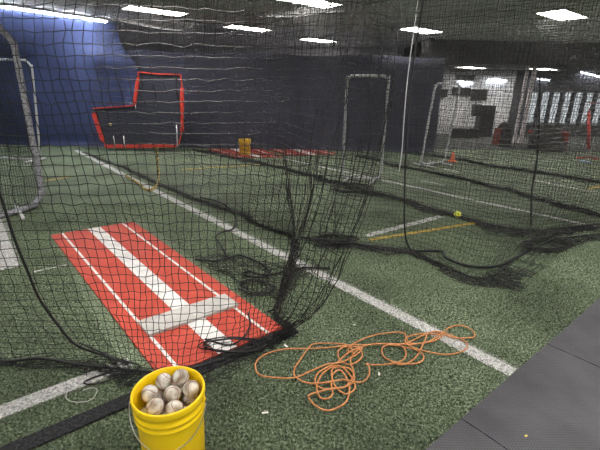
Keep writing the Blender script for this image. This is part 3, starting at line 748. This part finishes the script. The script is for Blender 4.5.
wall_screen(453, 87, 470, 95.5, 'wide dark panel under the bluish strip lamp')
wall_screen(472, 89, 486, 100, 'dark panel right of the one under the bluish lamp')
# exercise rack
rk = thing('equipment_rack', 'tall black rack standing against the pale far wall', 'rack', W(482, 136, 15.2).xy.to_3d())
rk.location.z = .012
def R_(x, y): q = W(x, y, 15.2); return q.x-rk.location.x, q.z-.012
x0, z0 = R_(480, 105); x1, z1 = R_(489, 136)
box('upright_cabinet', x0, x1, -.2, .2, 0, z0, M['black_plastic'], rk, .02)
x2, z2 = R_(474, 104); x3, z3 = R_(480, 116)
box('side_box', x2, x0, -.18, .18, z3, z2, M['black_plastic'], rk, .02)
x2, z2 = R_(472, 128)
box('lower_box', x2, x0, -.2, .2, 0, z2, M['black_plastic'], rk, .02)
dk = W(464, 135, 14.6)
ds = thing('low_cabinet', 'low dark cabinet in front of the pale far wall', 'cabinet', (dk.x, 14.6, .012))
box('cabinet_body', -.45, .45, -.25, .25, 0, max(.3, dk.z), M['dark_fabric'], ds, .015); box('cabinet_top', -.48, .48, -.28, .28, max(.3, dk.z), max(.3, dk.z)+.03, M['frame_dark'], ds, .006)
def dome_seat(px, Y, wpx, ytop, label, red):
    c = W(px, 140, Y); w = (W(px+wpx/2, 140, Y)-W(px-wpx/2, 140, Y)).x/2; h = W(px, ytop, Y).z-.012
    t = thing('padded_seat', label, 'seat', (c.x, Y, .012), 0, 'dark rounded padded seats')
    bm = bmesh.new()
    prof = [(0, 0), (w*.92, 0), (w, .06), (w*1.0, h*.35), (w*.95, h*.55), (w*.8, h*.78), (w*.5, h*.95), (w*.2, h), (0, h)]
    lathe(bm, prof, 32); from_bm('backrest', bm, M['dark_fabric'], t, True)
    bm = bmesh.new(); bx(bm, -w*.7, w*.7, -w*1.35, -w*.5, 0, h*.4, None, .05); from_bm('seat', bm, M['dark_fabric'], t)
    s = red
    bm = bmesh.new(); bx(bm, min(s*w*.72, s*w*1.08), max(s*w*.72, s*w*1.08), -w*.9, w*.5, 0, h*.75, None, .05); from_bm('red_side_panel', bm, M['red_fabric'], t)
dome_seat(545, 11.9, 29, 124, 'larger dark rounded seat with a red side panel, right of the pale columns', 1)
dome_seat(502, 12.6, 15, 122, 'smaller dark rounded seat with a red side panel, left of the pale columns', -1)
bs = thing('stand', 'slim stand with a dark round head and red collar before the pale columns', 'stand', W(528, 148, 12.78).xy.to_3d()); bs.location.z = .012
hz = W(529, 124, 12.78).z-.012
bm = bmesh.new(); lathe(bm, [(0, 0), (.16, 0), (.16, .03), (.03, .05), (.02, .08), (.02, hz-.1), (0, hz-.1)], 20); from_bm('pole', bm, M['frame_dark'], bs, True)
bm = bmesh.new(); lathe(bm, [(0, hz-.26), (.07, hz-.26), (.07, hz-.19), (0, hz-.19)], 20); from_bm('collar', bm, M['pad_red'], bs)
bm = bmesh.new(); bmesh.ops.create_uvsphere(bm, u_segments=20, v_segments=12, radius=.085, matrix=Matrix.Translation((0, 0, hz))); from_bm('head', bm, M['black_plastic'], bs, True)
# red sleeved frame at the right edge
RY = 9.6
rp = thing('pop_up_target', 'red sleeved net post with a pale blue foot at the right edge of the photo', 'net target', W(590, 159, RY).xy.to_3d()); rp.location.z = 0
def T2(x, y): return W(x, y, RY)-rp.location
tube('red_pad', [T2(589, 111), T2(588.5, 149)], .036, M['pad_red'], rp, .2, 10, spline=False)
tube('support_pole', [T2(589, 102), T2(590.5, 157)], .012, M['steel'], rp, .2, 8, spline=False)
tube('red_strap', [T2(576, 158), T2(590, 157.5), T2(604, 160), T2(640, 161)], .014, M['red_strap'], rp, .1, 8)
tube('red_strap', [T2(589, 103), T2(610, 104), T2(640, 105)], .012, M['red_strap'], rp, .1, 8)
q = T2(585.5, 159); box('foot', q.x-.08, q.x+.1, q.y-.1, q.y+.1, .0, .05, M['blue_strap'], rp, .01)

# ------------------------------------------------------------------ sky outside, camera, view
w = bpy.data.worlds.new('daylight'); SC.world = w; w.use_nodes = True
bg = w.node_tree.nodes['Background']; bg.inputs['Color'].default_value = (.86, .87, .90, 1); bg.inputs['Strength'].default_value = .30

cam = bpy.data.cameras.new('camera'); co = bpy.data.objects.new('camera', cam); COL.objects.link(co)
cam.sensor_width = 36; cam.sensor_fit = 'HORIZONTAL'; cam.lens = 36*F_PX/600; cam.clip_start = .05; cam.clip_end = 200
Rv, Fv, Uv = Vector((1, 0, 0)), Vector((0, CP, -SP)), Vector((0, SP, CP))
X = Rv*CR + Uv*SR; Yc = -Rv*SR + Uv*CR; Zc = -Fv
co.matrix_world = Matrix(((X.x, Yc.x, Zc.x, 0), (X.y, Yc.y, Zc.y, 0), (X.z, Yc.z, Zc.z, CAM_H), (0, 0, 0, 1)))
SC.camera = co
vs = SC.view_settings; vs.view_transform = 'Standard'; vs.look = 'None'; vs.gamma = 1; vs.use_curve_mapping = False; vs.exposure = 1.8
SC.cycles.use_denoising = True
SC.cycles.max_bounces = 6; SC.cycles.diffuse_bounces = 4; SC.cycles.sample_clamp_indirect = 4
